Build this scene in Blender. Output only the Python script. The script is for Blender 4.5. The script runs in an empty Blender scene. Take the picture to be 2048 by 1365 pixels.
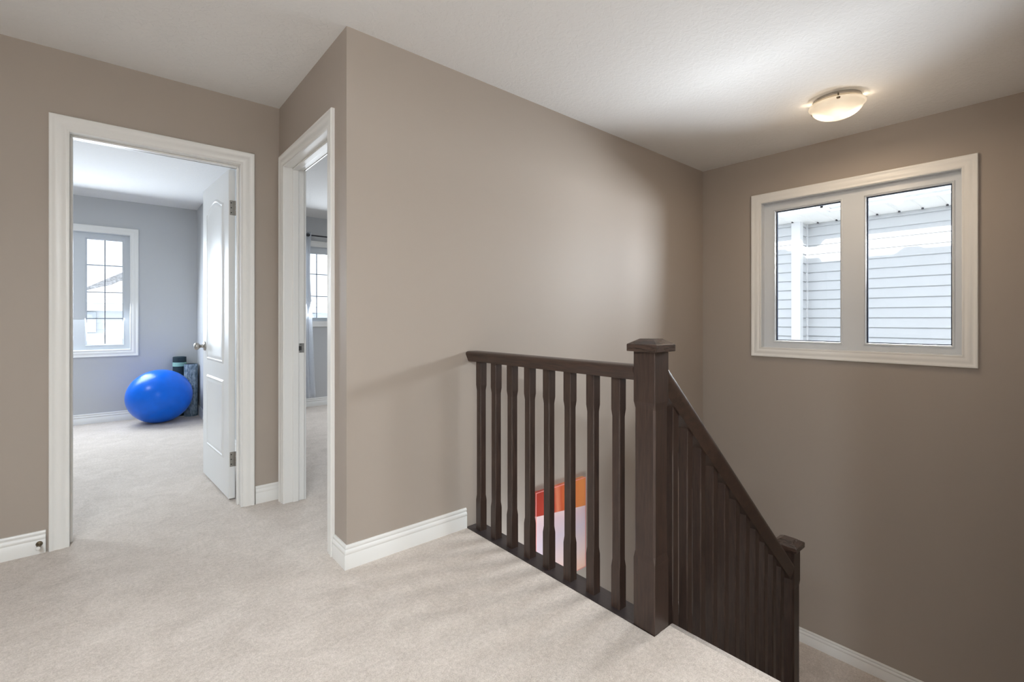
import bpy, bmesh, math, random
from mathutils import Vector, Matrix
random.seed(7)
S = bpy.context.scene
C = S.collection

# ------------------------------------------------------------------ camera
cd = bpy.data.cameras.new('camera')
cam = bpy.data.objects.new('camera', cd)
C.objects.link(cam)
cam.location = (0, 0, 1.12)
cam.rotation_euler = (math.radians(90), 0, -math.radians(40.535))
cd.sensor_width = 36
cd.lens = 943.85 / 2048 * 36
cd.shift_y = -(682.5 - 639.4) / 2048
cd.clip_start = 0.02
cd.clip_end = 300
S.camera = cam

# ------------------------------------------------------------------ view
S.view_settings.view_transform = 'Standard'
S.view_settings.look = 'None'
S.view_settings.exposure = 0.06
S.view_settings.gamma = 1.0
S.view_settings.use_curve_mapping = False
S.cycles.max_bounces = 10
S.cycles.diffuse_bounces = 6
S.cycles.transparent_max_bounces = 16
S.cycles.sample_clamp_indirect = 4.0
S.cycles.caustics_reflective = False
S.cycles.caustics_refractive = False
S.cycles.use_denoising = True

# ------------------------------------------------------------------ world and lights
w = bpy.data.worlds.new('sky')
S.world = w
w.use_nodes = True
bg = w.node_tree.nodes['Background']
bg.inputs[0].default_value = (0.88, 0.94, 1.0, 1)
bg.inputs[1].default_value = 1.65


def lamp(name, kind, loc, energy, color, size=None, size_y=None, direction=None, spread=None):
    l = bpy.data.lights.new(name, kind)
    l.energy = energy
    l.color = color
    if kind == 'AREA':
        l.shape = 'RECTANGLE'
        l.size = size
        l.size_y = size_y or size
        if spread:
            l.spread = math.radians(spread)
    elif kind == 'POINT':
        l.shadow_soft_size = size
    elif kind == 'SUN':
        l.angle = size
    o = bpy.data.objects.new(name, l)
    C.objects.link(o)
    o.location = loc
    if direction is not None:
        o.rotation_euler = Vector(direction).to_track_quat('-Z', 'Y').to_euler()
    return o


SUN = Vector((1, 0.35, -0.29))
lamp('sun', 'SUN', (-6, -4, 8), 9.0, (1, 0.95, 0.86), 0.012, direction=SUN)
# added area lamps boosting the daylight through the windows
lamp('daylight_stair_window', 'AREA', (5.50, 0.55, 1.80), 345, (0.95, 0.98, 1.0), 3.0, 0.34, direction=(-1, 0, 0))
lamp('window_ceiling_fill', 'AREA', (5.40, 0.8, 0.10), 150, (0.95, 0.98, 1.0), 2.0, 0.7, direction=(-1.3, 0.1, 1.4), spread=110)  # added lamp aimed up through the stair window to brighten the ceiling
lamp('lower_wall_fill', 'AREA', (1.15, 1.08, -0.95), 30, (0.86, 0.93, 1.0), 1.2, 0.9, direction=(0.10, 1, 0.1), spread=125)  # added fill lamp under the hall floor, brightens the lower stair wall
lamp('hall_ceiling_fill', 'AREA', (-0.9, -0.6, 1.75), 100, (0.84, 0.93, 1.0), 0.35, 0.35, direction=(0, 0, 1))  # added unseen lamp pointing up, fills the hall by way of the ceiling
lamp('daylight_bedroom_window', 'AREA', (-0.24, 6.75, 1.42), 54, (0.80, 0.90, 1.0), 0.8, 1.1, direction=(0, -1, -0.35))
lamp('daylight_second_bedroom_window', 'AREA', (2.24, 6.10, 1.55), 30, (0.84, 0.92, 1.0), 0.8, 0.8, direction=(0, -1, -0.3))

# ------------------------------------------------------------------ plan (metres)
CEIL = 2.44
Y1 = 3.193      # wall with the bedroom door
X1 = 0.813      # short return wall
Y2 = 2.0945     # long wall beside the stairs
X2 = 4.033      # wall with the stair window
Y3 = 6.80       # far wall of the bedroom
Y4 = 6.30       # far wall of the second bedroom
T = 0.115
RISE, GO = 0.193, 0.21
LAND = -7 * RISE + 0.006


# ------------------------------------------------------------------ materials
def mat(name, color, rough=0.6, metallic=0.0, spec=0.5, noise=None, bump=None, coat=0.0, grain=None):
    """noise=(scale, amount), bump=(scale, strength, distance, detail), grain=(stretch vector, scale, dark colour)"""
    m = bpy.data.materials.new(name)
    m.use_nodes = True
    nt = m.node_tree
    N, L = nt.nodes, nt.links
    b = N['Principled BSDF']
    b.inputs['Base Color'].default_value = (*color, 1)
    b.inputs['Roughness'].default_value = rough
    b.inputs['Metallic'].default_value = metallic
    b.inputs['Specular IOR Level'].default_value = spec
    b.inputs['Coat Weight'].default_value = coat
    tc = N.new('ShaderNodeTexCoord')
    if noise:
        n = N.new('ShaderNodeTexNoise')
        n.inputs['Scale'].default_value = noise[0]
        n.inputs['Detail'].default_value = 4
        L.new(tc.outputs['Object'], n.inputs['Vector'])
        r = N.new('ShaderNodeValToRGB')
        a = noise[1]
        r.color_ramp.elements[0].position = 0.3
        r.color_ramp.elements[1].position = 0.7
        r.color_ramp.elements[0].color = (*[c * (1 - a) for c in color], 1)
        r.color_ramp.elements[1].color = (*[min(1, c * (1 + a)) for c in color], 1)
        L.new(n.outputs['Fac'], r.inputs[0])
        L.new(r.outputs[0], b.inputs['Base Color'])
    if grain:
        mp = N.new('ShaderNodeMapping')
        mp.inputs['Scale'].default_value = grain[0]
        L.new(tc.outputs['Object'], mp.inputs[0])
        n = N.new('ShaderNodeTexNoise')
        n.inputs['Scale'].default_value = grain[1]
        n.inputs['Detail'].default_value = 6
        n.inputs['Roughness'].default_value = 0.65
        L.new(mp.outputs[0], n.inputs['Vector'])
        r = N.new('ShaderNodeValToRGB')
        r.color_ramp.elements[0].position = 0.35
        r.color_ramp.elements[1].position = 0.68
        r.color_ramp.elements[0].color = (*grain[2], 1)
        r.color_ramp.elements[1].color = (*color, 1)
        L.new(n.outputs['Fac'], r.inputs[0])
        L.new(r.outputs[0], b.inputs['Base Color'])
        rr = N.new('ShaderNodeMapRange')
        rr.inputs['To Min'].default_value = rough - 0.06
        rr.inputs['To Max'].default_value = rough + 0.10
        L.new(n.outputs['Fac'], rr.inputs['Value'])
        L.new(rr.outputs[0], b.inputs['Roughness'])
        bp = N.new('ShaderNodeBump')
        bp.inputs['Strength'].default_value = 0.12
        bp.inputs['Distance'].default_value = 0.001
        L.new(n.outputs['Fac'], bp.inputs['Height'])
        L.new(bp.outputs[0], b.inputs['Normal'])
    if bump:
        n = N.new('ShaderNodeTexNoise')
        n.inputs['Scale'].default_value = bump[0]
        n.inputs['Detail'].default_value = bump[3] if len(bump) > 3 else 3
        L.new(tc.outputs['Object'], n.inputs['Vector'])
        bp = N.new('ShaderNodeBump')
        bp.inputs['Strength'].default_value = bump[1]
        bp.inputs['Distance'].default_value = bump[2]
        L.new(n.outputs['Fac'], bp.inputs['Height'])
        L.new(bp.outputs[0], b.inputs['Normal'])
    return m


def carpet_mat():
    m = mat('carpet', (0.60, 0.52, 0.455), 0.95, spec=0.1)
    nt = m.node_tree
    N, L = nt.nodes, nt.links
    b = N['Principled BSDF']
    b.inputs['Sheen Weight'].default_value = 0.25
    b.inputs['Sheen Roughness'].default_value = 0.5
    tc = N.new('ShaderNodeTexCoord')
    n1 = N.new('ShaderNodeTexNoise'); n1.inputs['Scale'].default_value = 230; n1.inputs['Detail'].default_value = 2
    n2 = N.new('ShaderNodeTexNoise'); n2.inputs['Scale'].default_value = 7; n2.inputs['Detail'].default_value = 5
    n2.inputs['Distortion'].default_value = 1.2
    n3 = N.new('ShaderNodeTexNoise'); n3.inputs['Scale'].default_value = 70; n3.inputs['Detail'].default_value = 3
    for n in (n1, n2, n3):
        L.new(tc.outputs['Object'], n.inputs['Vector'])
    add = N.new('ShaderNodeMath'); add.operation = 'MULTIPLY_ADD'
    L.new(n3.outputs['Fac'], add.inputs[0]); add.inputs[1].default_value = 0.7
    L.new(n1.outputs['Fac'], add.inputs[2])
    add2 = N.new('ShaderNodeMath'); add2.operation = 'MULTIPLY_ADD'
    L.new(n2.outputs['Fac'], add2.inputs[0]); add2.inputs[1].default_value = 0.55
    L.new(add.outputs[0], add2.inputs[2])
    r = N.new('ShaderNodeValToRGB')
    r.color_ramp.elements[0].position = 0.78
    r.color_ramp.elements[1].position = 1.45
    mr = N.new('ShaderNodeMapRange')
    mr.inputs['From Min'].default_value = 0.75
    mr.inputs['From Max'].default_value = 1.5
    L.new(add2.outputs[0], mr.inputs['Value'])
    r.color_ramp.elements[0].position = 0.1
    r.color_ramp.elements[1].position = 0.9
    r.color_ramp.elements[0].color = (0.46, 0.395, 0.34, 1)
    r.color_ramp.elements[1].color = (0.72, 0.64, 0.575, 1)
    L.new(mr.outputs[0], r.inputs[0])
    L.new(r.outputs[0], b.inputs['Base Color'])
    bp = N.new('ShaderNodeBump')
    bp.inputs['Strength'].default_value = 0.55
    bp.inputs['Distance'].default_value = 0.006
    L.new(add2.outputs[0], bp.inputs['Height'])
    L.new(bp.outputs[0], b.inputs['Normal'])
    return m


def ceiling_mat():
    m = mat('ceiling_paint', (0.80, 0.795, 0.785), 0.9, spec=0.2)
    nt = m.node_tree
    N, L = nt.nodes, nt.links
    b = N['Principled BSDF']
    tc = N.new('ShaderNodeTexCoord')
    n = N.new('ShaderNodeTexNoise'); n.inputs['Scale'].default_value = 42; n.inputs['Detail'].default_value = 4
    n.inputs['Distortion'].default_value = 0.6
    L.new(tc.outputs['Object'], n.inputs['Vector'])
    r = N.new('ShaderNodeValToRGB')
    r.color_ramp.elements[0].position = 0.47
    r.color_ramp.elements[1].position = 0.56
    L.new(n.outputs['Fac'], r.inputs[0])
    bp = N.new('ShaderNodeBump')
    bp.inputs['Strength'].default_value = 0.45
    bp.inputs['Distance'].default_value = 0.0015
    L.new(r.outputs[0], bp.inputs['Height'])
    L.new(bp.outputs[0], b.inputs['Normal'])
    return m


def glass_mat():
    m = bpy.data.materials.new('window_glass')
    m.use_nodes = True
    nt = m.node_tree
    N, L = nt.nodes, nt.links
    N.remove(N['Principled BSDF'])
    out = N['Material Output']
    t = N.new('ShaderNodeBsdfTransparent'); t.inputs[0].default_value = (0.96, 0.98, 1.0, 1)
    g = N.new('ShaderNodeBsdfGlossy'); g.inputs['Roughness'].default_value = 0.01
    f = N.new('ShaderNodeFresnel'); f.inputs['IOR'].default_value = 1.45
    mx = N.new('ShaderNodeMixShader')
    L.new(f.outputs[0], mx.inputs[0]); L.new(t.outputs[0], mx.inputs[1]); L.new(g.outputs[0], mx.inputs[2])
    L.new(mx.outputs[0], out.inputs[0])
    return m


M = {}
M['outer'] = mat('dark_bounce_absorber', (0.05, 0.045, 0.04), 0.8, noise=(3, 0.1))  # unseen outer wall face, darkened to cut light bounced onto the neighbour
M['taupe'] = mat('wall_paint_taupe', (0.380, 0.328, 0.282), 0.55, spec=0.35, bump=(160, 0.08, 0.001))
M['grey'] = mat('wall_paint_grey', (0.545, 0.555, 0.565), 0.6, spec=0.3, bump=(160, 0.08, 0.001))
M['ceiling'] = ceiling_mat()
M['carpet'] = carpet_mat()
M['trim'] = mat('trim_paint', (0.83, 0.825, 0.80), 0.35, spec=0.5, noise=(3, 0.01))
M['vinyl'] = mat('vinyl_frame', (0.66, 0.69, 0.72), 0.3, noise=(5, 0.01))
M['door'] = mat('door_paint', (0.80, 0.81, 0.81), 0.42, spec=0.5, bump=(90, 0.05, 0.001))
M['wood'] = mat('dark_stained_wood', (0.050, 0.029, 0.021), 0.38, spec=0.5,
                grain=((14, 14, 1.1), 9, (0.022, 0.013, 0.010)))
M['wood_flat'] = mat('dark_stained_rail', (0.060, 0.034, 0.024), 0.26, spec=0.6, coat=0.4,
                     grain=((2.0, 2.0, 22), 7, (0.022, 0.013, 0.010)))
M['shoe'] = mat('dark_base_wood', (0.045, 0.034, 0.033), 0.32, spec=0.5, grain=((10, 1.2, 10), 9, (0.026, 0.020, 0.020)))
M['glass'] = glass_mat()
M['seal'] = mat('black_gasket', (0.008, 0.011, 0.022), 0.9, spec=0.05, noise=(20, 0.1))
M['muntin'] = mat('grille_bar', (0.42, 0.47, 0.56), 0.4, noise=(5, 0.02))
M['nickel'] = mat('brushed_nickel', (0.42, 0.40, 0.37), 0.3, metallic=1.0, noise=(60, 0.05))
M['bronze'] = mat('bronze_metal', (0.20, 0.16, 0.11), 0.35, metallic=1.0, noise=(60, 0.1))
M['rubber'] = mat('white_rubber', (0.8, 0.8, 0.78), 0.6, noise=(30, 0.02))
M['slot'] = mat('dark_slot', (0.03, 0.03, 0.03), 0.7, noise=(30, 0.1))
M['siding'] = mat('vinyl_siding', (0.54, 0.555, 0.57), 0.5, noise=(2, 0.02))
M['siding_trim'] = mat('siding_trim', (0.74, 0.75, 0.76), 0.5, noise=(2, 0.02))
M['soffit'] = mat('soffit_vinyl', (0.84, 0.84, 0.82), 0.5, noise=(2, 0.02))
M['gutter'] = mat('gutter_metal', (0.62, 0.66, 0.68), 0.4, noise=(2, 0.02))
M['snow'] = mat('snow', (0.90, 0.92, 0.95), 0.8, noise=(1.5, 0.03), bump=(2.0, 0.5, 0.05))
M['shingle'] = mat('grey_shingle', (0.23, 0.24, 0.26), 0.9, noise=(9, 0.45))
M['dark_gap'] = mat('dark_gap', (0.05, 0.05, 0.06), 0.8, noise=(9, 0.1))
M['ball'] = mat('blue_vinyl', (0.0, 0.125, 0.68), 0.28, spec=0.3, noise=(14, 0.06))
M['roll'] = mat('dark_teal_foam', (0.012, 0.030, 0.040), 0.75, noise=(60, 0.15))
M['mint'] = mat('mint_band', (0.30, 0.52, 0.45), 0.7, noise=(60, 0.05))
M['black_metal'] = mat('black_metal', (0.008, 0.009, 0.014), 0.35, noise=(60, 0.1))


# ------------------------------------------------------------------ mesh helpers
def add_box(bm, x0, x1, y0, y1, z0, z1, mi=0):
    vs = [bm.verts.new((x, y, z)) for z in (z0, z1) for y in (y0, y1) for x in (x0, x1)]
    q = [(0, 2, 3, 1), (4, 5, 7, 6), (0, 1, 5, 4), (2, 6, 7, 3), (0, 4, 6, 2), (1, 3, 7, 5)]
    fs = [bm.faces.new([vs[i] for i in f]) for f in q]
    for f in fs:
        f.material_index = mi
    return fs      # -z, +z, -y, +y, -x, +x


def link(name, bm, m, parent=None, smooth=False, bevel=None):
    bmesh.ops.recalc_face_normals(bm, faces=bm.faces)
    me = bpy.data.meshes.new(name)
    bm.to_mesh(me)
    bm.free()
    for x in (m if isinstance(m, (list, tuple)) else [m]):
        me.materials.append(x)
    if smooth:
        for p in me.polygons:
            p.use_smooth = True
    o = bpy.data.objects.new(name, me)
    C.objects.link(o)
    if parent is not None:
        o.parent = parent
        o.matrix_parent_inverse = Matrix.Translation(parent.location).inverted() if parent.rotation_euler.z == 0 else \
            (Matrix.Translation(parent.location) @ parent.rotation_euler.to_matrix().to_4x4()).inverted()
    if bevel:
        bv = o.modifiers.new('bevel', 'BEVEL')
        bv.width = bevel
        bv.segments = 2
        bv.limit_method = 'ANGLE'
    return o


def smooth_by_angle(o, deg=35):
    me = o.data
    for p in me.polygons:
        p.use_smooth = True
    b = bmesh.new(); b.from_mesh(me)
    for e in b.edges:
        if len(e.link_faces) == 2 and e.calc_face_angle(0) > math.radians(deg):
            e.smooth = False
    b.to_mesh(me); b.free()


def struct(o):
    o['kind'] = 'structure'
    return o


def tag(o, label, cat, group=None, kind=None):
    o['label'] = label
    o['category'] = cat
    if group:
        o['group'] = group
    if kind:
        o['kind'] = kind
    return o


def empty(name, loc=(0, 0, 0), rz=0.0):
    o = bpy.data.objects.new(name, None)
    o.empty_display_size = 0.1
    C.objects.link(o)
    o.location = loc
    o.rotation_euler = (0, 0, rz)
    return o


def boxes(name, lst, m, parent=None, bevel=None):
    bm = bmesh.new()
    for b in lst:
        add_box(bm, *b)
    return link(name, bm, m, parent, bevel=bevel)


def add_cyl(bm, p0, p1, r0, r1=None, n=24, caps=True):
    r1 = r0 if r1 is None else r1
    p0, p1 = Vector(p0), Vector(p1)
    d = (p1 - p0).normalized()
    a = d.orthogonal().normalized()
    b = d.cross(a)
    rings = []
    for p, r in ((p0, r0), (p1, r1)):
        rings.append([bm.verts.new(p + (a * math.cos(2 * math.pi * k / n) + b * math.sin(2 * math.pi * k / n)) * r) for k in range(n)])
    for k in range(n):
        bm.faces.new((rings[0][k], rings[0][(k + 1) % n], rings[1][(k + 1) % n], rings[1][k]))
    if caps:
        bm.faces.new(rings[0][::-1]); bm.faces.new(rings[1])


def add_lathe(bm, prof, origin, axis=(0, 0, 1), n=48):
    """prof: list of (radius, distance along axis)"""
    o = Vector(origin); d = Vector(axis).normalized(); a = d.orthogonal().normalized(); b = d.cross(a)
    prev = None
    for r, t in prof:
        if r < 1e-6:
            ring = [bm.verts.new(o + d * t)]
        else:
            ring = [bm.verts.new(o + d * t + (a * math.cos(2 * math.pi * k / n) + b * math.sin(2 * math.pi * k / n)) * r) for k in range(n)]
        if prev:
            for k in range(n):
                k2 = (k + 1) % n
                if len(prev) == 1 and len(ring) > 1:
                    bm.faces.new((prev[0], ring[k2], ring[k]))
                elif len(ring) == 1 and len(prev) > 1:
                    bm.faces.new((prev[k], prev[k2], ring[0]))
                elif len(ring) > 1:
                    bm.faces.new((prev[k], prev[k2], ring[k2], ring[k]))
        prev = ring


def inset_pts(pts, d, closed=True):
    """offset a 2D outline to its left by d with mitred corners"""
    n = len(pts)
    out = []
    for i in range(n):
        p = Vector(pts[i])
        if closed or 0 < i < n - 1:
            a, b = Vector(pts[(i - 1) % n]), Vector(pts[(i + 1) % n])
            e0, e1 = (p - a).normalized(), (b - p).normalized()
        elif i == 0:
            e0 = e1 = (Vector(pts[1]) - p).normalized()
        else:
            e0 = e1 = (p - Vector(pts[i - 1])).normalized()
        n0, n1 = Vector((-e0.y, e0.x)), Vector((-e1.y, e1.x))
        m = (n0 + n1).normalized()
        out.append(p + m * (d / max(0.2, m.dot(n0))))
    return out


def add_sweep(bm, pts, prof, put, closed=True):
    """sweep prof [(inset, height)] round the 2D outline pts; put(a, b, h) gives the 3D point"""
    rows = []
    for d, h in prof:
        rows.append([bm.verts.new(put(q.x, q.y, h)) for q in inset_pts(pts, d, closed)])
    n = len(pts)
    for i in range(len(rows) - 1):
        for k in range(n if closed else n - 1):
            k2 = (k + 1) % n
            bm.faces.new((rows[i][k], rows[i][k2], rows[i + 1][k2], rows[i + 1][k]))
    if not closed:
        bm.faces.new([r[0] for r in rows]); bm.faces.new([r[-1] for r in rows][::-1])


CASING = [(0, 0), (0, .015), (.003, .0185), (.010, .0185), (.014, .0165), (.019, .0135), (.026, .0125), (.034, .0145), (.044, .0145),
          (.052, .0115), (.058, .0085), (.063, .0085), (.067, .0105), (.072, .0095), (.074, .007), (.074, 0)]
BASE = [(0.0, 0), (.013, 0), (.013, .062), (.0115, .064), (.0115, .066), (.0135, .069), (.0135, .077), (.0105, .084), (.0075, .087),
        (.0085, .091), (.0105, .094), (.0095, .101), (.006, .106), (0, .106)]


def put_wall(axis, v, sign):
    """plane at axis=v; room on the side of sign; a runs along the other horizontal axis, b is height"""
    if axis == 'Y':
        return lambda a, b, h: Vector((a, v + sign * h, b))
    return lambda a, b, h: Vector((v + sign * h, a, b))


def rect(a0, a1, b0, b1):
    return [(a0, b0), (a1, b0), (a1, b1), (a0, b1)]


def wall_with_holes(name, axis, v0, v1, a0, a1, b0, b1, holes, m, m_other=None):
    """wall slab between v0 and v1 on axis; room face v0 gets m, the v1 side m_other"""
    As = sorted({a0, a1, *[h[0] for h in holes], *[h[1] for h in holes]})
    Bs = sorted({b0, b1, *[h[2] for h in holes], *[h[3] for h in holes]})
    bm = bmesh.new()

    def solid(a, b):
        return not any(h[0] < a < h[1] and h[2] < b < h[3] for h in holes) and a0 < a < a1 and b0 < b < b1
    vert = {}

    def V(v, a, b):
        k = (round(v, 5), round(a, 5), round(b, 5))
        if k not in vert:
            vert[k] = bm.verts.new((a, v, b) if axis == 'Y' else (v, a, b))
        return vert[k]
    for i in range(len(As) - 1):
        for j in range(len(Bs) - 1):
            a, b, c, d = As[i], As[i + 1], Bs[j], Bs[j + 1]
            if not solid((a + b) / 2, (c + d) / 2):
                continue
            bm.faces.new((V(v0, a, c), V(v0, b, c), V(v0, b, d), V(v0, a, d))).material_index = 0
            bm.faces.new((V(v1, a, c), V(v1, b, c), V(v1, b, d), V(v1, a, d))).material_index = 1
            for (p, q, r_, s) in ((a, c, b, c), (a, d, b, d), (a, c, a, d), (b, c, b, d)):
                if p == r_:
                    out = (p - 1e-3 if p == a else p + 1e-3, (c + d) / 2)
                else:
                    out = ((a + b) / 2, q - 1e-3 if q == c else q + 1e-3)
                if not solid(*out):
                    bm.faces.new((V(v0, p, q), V(v0, r_, s), V(v1, r_, s), V(v1, p, q)))
    return struct(link(name, bm, [m, m_other or m]))


def baseboard(name, path, z=0.0, closed=False):
    """path in plan, the room on the left of travel"""
    bm = bmesh.new()
    rows = []
    for d, h in BASE:
        rows.append([bm.verts.new((q.x, q.y, z + h)) for q in inset_pts(path, d, closed)])
    for i in range(len(rows) - 1):
        for k in range(len(path) - 1):
            bm.faces.new((rows[i][k], rows[i][k + 1], rows[i + 1][k + 1], rows[i + 1][k]))
    bm.faces.new([r[0] for r in rows]); bm.faces.new([r[-1] for r in rows])
    o = struct(link(name, bm, M['trim']))
    smooth_by_angle(o, 50)
    return o


# ------------------------------------------------------------------ shell
D1 = (-0.147, 0.600)          # clear opening of the bedroom door, along X
D2 = (2.313, 3.074)           # clear opening of the second bedroom door, along Y
DH = 2.048
JT = 0.018
YB = -2.3                      # back of the hall
XL = -1.5
RXL = -2.9                     # left end of the bedroom
W1 = (0.407, 1.603, 0.890, 2.066)     # stair window opening  (Y0,Y1,Z0,Z1)
W2 = (-0.715, 0.190, 0.782, 2.066)    # bedroom window opening (X0,X1,Z0,Z1)
W3 = (1.700, 2.780, 1.093, 2.066)     # second bedroom window
ST0 = -0.13                    # side wall of the stairwell

# the floor: one carpeted slab round the stair opening
bm = bmesh.new()
xs = [RXL, 1.463, 1.572, X2]
for (x0, x1, y0, y1) in ((RXL, 1.463, YB, Y3), (1.463, 1.572, YB, 0.938), (1.463, X2, Y2 + .06, Y4)):
    add_box(bm, x0, x1, y0, y1, -0.28, 0.0)
floor = struct(link('floor', bm, M['carpet']))
# soft rolled carpet nosing at the head of the stairs
bm = bmesh.new()
prof = [(1.560, 0.0005)] + [(1.572 + .020 * math.sin(t), -.020 + .0205 * math.cos(t)) for t in [k * math.pi / 10 for k in range(11)]] + [(1.560, -.0405)]
r0 = [bm.verts.new((x, ST0, z)) for x, z in prof]
r1 = [bm.verts.new((x, 0.938, z)) for x, z in prof]
for k in range(len(prof) - 1):
    bm.faces.new((r0[k], r0[k + 1], r1[k + 1], r1[k]))
bm.faces.new(r0); bm.faces.new(r1)
struct(link('floor_nosing', bm, M['carpet'], smooth=True))

struct(boxes('ceiling', [(RXL - .1, X2 + .16, YB - .1, Y3 + .16, CEIL, CEIL + .08)], M['ceiling']))

wall_with_holes('wall_left', 'Y', Y1, Y1 + T, XL - .1, X1, 0, CEIL, [(D1[0] - JT, D1[1] + JT, -1, DH + JT)], M['taupe'], M['grey'])
wall_with_holes('wall_return', 'X', X1, X1 + T, Y2 + T, Y1 + T, 0, CEIL, [(D2[0] - JT, D2[1] + JT, -1, DH + JT)], M['taupe'], M['grey'])
wall_with_holes('wall_bedroom_right', 'X', X1, X1 + T, Y1 + T, Y3, 0, CEIL, [], M['grey'], M['grey'])
# long wall: the part below the floor exists only beside the stairwell
bm = bmesh.new()
fs = add_box(bm, X1, X2, Y2, Y2 + T, 0, CEIL)
fs[3].material_index = 1
add_box(bm, 0.25, X2, Y2, Y2 + T, -2.75, -.28)
add_box(bm, 1.463, X2, Y2, Y2 + T, -.28, 0)
struct(link('wall_center', bm, [M['taupe'], M['grey']]))
wall_with_holes('wall_right', 'X', X2, X2 + .16, ST0 - .1, Y2 + T, -2.75, CEIL, [W1], M['taupe'], M['outer'])
wall_with_holes('wall_stair_side', 'Y', ST0, ST0 - .1, 1.572, X2, -2.75, CEIL, [], M['taupe'])
wall_with_holes('wall_lower_left', 'X', 0.35, 0.25, ST0, Y2, -2.75, -0.28, [], M['taupe'])  # unseen wall added to keep sky light out from under the floor
wall_with_holes('wall_lower_side', 'Y', ST0, ST0 - .1, 0.25, 1.572, -2.75, -0.28, [], M['taupe'])  # likewise added to stop the sky leaking in below
wall_with_holes('wall_back', 'Y', YB, YB - .1, XL - .1, X2, 0, CEIL, [], M['taupe'])
wall_with_holes('wall_hall_left', 'X', XL, XL - .1, YB, Y1, 0, CEIL, [], M['taupe'])
wall_with_holes('wall_hall_right', 'X', 1.572, 1.672, YB, ST0 - .1, 0, CEIL, [], M['taupe'])
wall_with_holes('wall_bedroom_far', 'Y', Y3, Y3 + .16, RXL - .1, X1 + T, 0, CEIL, [W2], M['grey'], M['siding'])
wall_with_holes('wall_bedroom_left', 'X', RXL, RXL - .1, Y1 + T, Y3, 0, CEIL, [], M['grey'])
wall_with_holes('wall_bedroom_near', 'Y', Y1 + T, Y1 + .01, RXL, XL - .1, 0, CEIL, [], M['grey'])
wall_with_holes('wall_second_bedroom_far', 'Y', Y4, Y4 + .16, X1 + T, X2 + .16, 0, CEIL, [W3], M['grey'], M['siding'])
wall_with_holes('wall_second_bedroom_right', 'X', X2, X2 + .16, Y2 + T, Y4, 0, CEIL, [], M['grey'], M['siding'])

# baseboards
baseboard('baseboard_left', [(D1[0] - .082, Y1), (XL, Y1)][::-1][::-1])
baseboard('baseboard_left_corner', [(X1, Y1), (D1[1] + .078, Y1)])
baseboard('baseboard_center', [(1.463, Y2), (X1, Y2), (X1, D2[0] - .078)])
baseboard('baseboard_bedroom_far', [(X1, Y1 + T + .08), (X1, Y3), (RXL, Y3)])
baseboard('baseboard_second_bedroom_far', [(X2, Y4), (X1 + T, Y4)])
baseboard('baseboard_landing', [(X2, ST0), (X2, Y2), (2.84, Y2)], z=LAND)


# ------------------------------------------------------------------ door openings
def door_trim(name, axis, v, sign_room, o0, o1, depth=T):
    """jamb lining, stop and the casing on both faces"""
    root = struct(empty(name, ((o0 + o1) / 2, v, 0) if axis == 'Y' else (v, (o0 + o1) / 2, 0)))
    put = put_wall(axis, v, -1)          # h towards the hall
    bm = bmesh.new()
    outer = [(o0 - .072, 0), (o0 - .072, DH + .072), (o1 + .072, DH + .072), (o1 + .072, 0)]
    # travel so that the opening is on the left
    pts = outer[::-1]
    prof = [(d, h) for d, h in CASING]
    add_sweep(bm, pts, prof, put, closed=False)
    o = link('casing', bm, M['trim'], root); smooth_by_angle(o, 40)
    bm = bmesh.new()
    put2 = put_wall(axis, v + depth, 1)
    add_sweep(bm, pts, prof, put2, closed=False)
    o = link('casing', bm, M['trim'], root); smooth_by_angle(o, 40)
    # jamb lining
    bm = bmesh.new()

    def bx(a0, a1, d0, d1, b0, b1):
        if axis == 'Y':
            add_box(bm, a0, a1, v + d0, v + d1, b0, b1)
        else:
            add_box(bm, v + d0, v + d1, a0, a1, b0, b1)
    bx(o0 - JT, o0, 0, depth, 0, DH + JT)
    bx(o1, o1 + JT, 0, depth, 0, DH + JT)
    bx(o0, o1, 0, depth, DH, DH + JT)
    link('jamb', bm, M['trim'], root, bevel=.0015)
    bm = bmesh.new()
    s0, s1 = 0.045, 0.079
    bx(o0, o0 + .011, s0, s1, 0, DH - .011)
    bx(o1 - .011, o1, s0, s1, 0, DH - .011)
    bx(o0, o1, s0, s1, DH - .011, DH)
    link('door_stop_strip', bm, M['trim'], root, bevel=.003)
    return root


trim1 = door_trim('trim_1', 'Y', Y1, -1, *D1)
trim2 = door_trim('trim_2', 'X', X1, -1, *D2)

# strike plate on the far jamb of the second door
bm = bmesh.new()
add_box(bm, .884, .925, D2[1] - .0025, D2[1], .915, .972)
sp = link('strike_plate', bm, M['nickel'], trim2, bevel=.001)
sp['label'] = 'brushed nickel strike plate'
bm = bmesh.new()
add_box(bm, .893, .910, D2[1] - .0032, D2[1] - .002, .927, .955)
link('latch_hole', bm, M['slot'], sp)
bm = bmesh.new()
for z in (.920, .967):
    add_cyl(bm, (.905, D2[1] - .004, z), (.905, D2[1] - .001, z), .003, n=12)
link('screw', bm, M['slot'], sp)

# ------------------------------------------------------------------ the open bedroom door
LW, LT = 0.711, 0.035
hinge = Vector((0.562, 3.340, 0))
ang = math.atan2(4.051 - 3.340, 0.521 - 0.562)      # direction of the leaf in plan
door = struct(empty('door_1', hinge, ang))
ux, uy = math.cos(ang), math.sin(ang)
nx, ny = math.sin(ang), -math.cos(ang)              # local -y side: thickness goes to +X


def leaf_put(u, z, h=0.0):
    """u along the leaf, h out of the face that looks at the hall (local +y)"""
    return Vector((hinge.x + ux * u - uy * h * 1.0, hinge.y + uy * u + ux * h, z))


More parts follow.
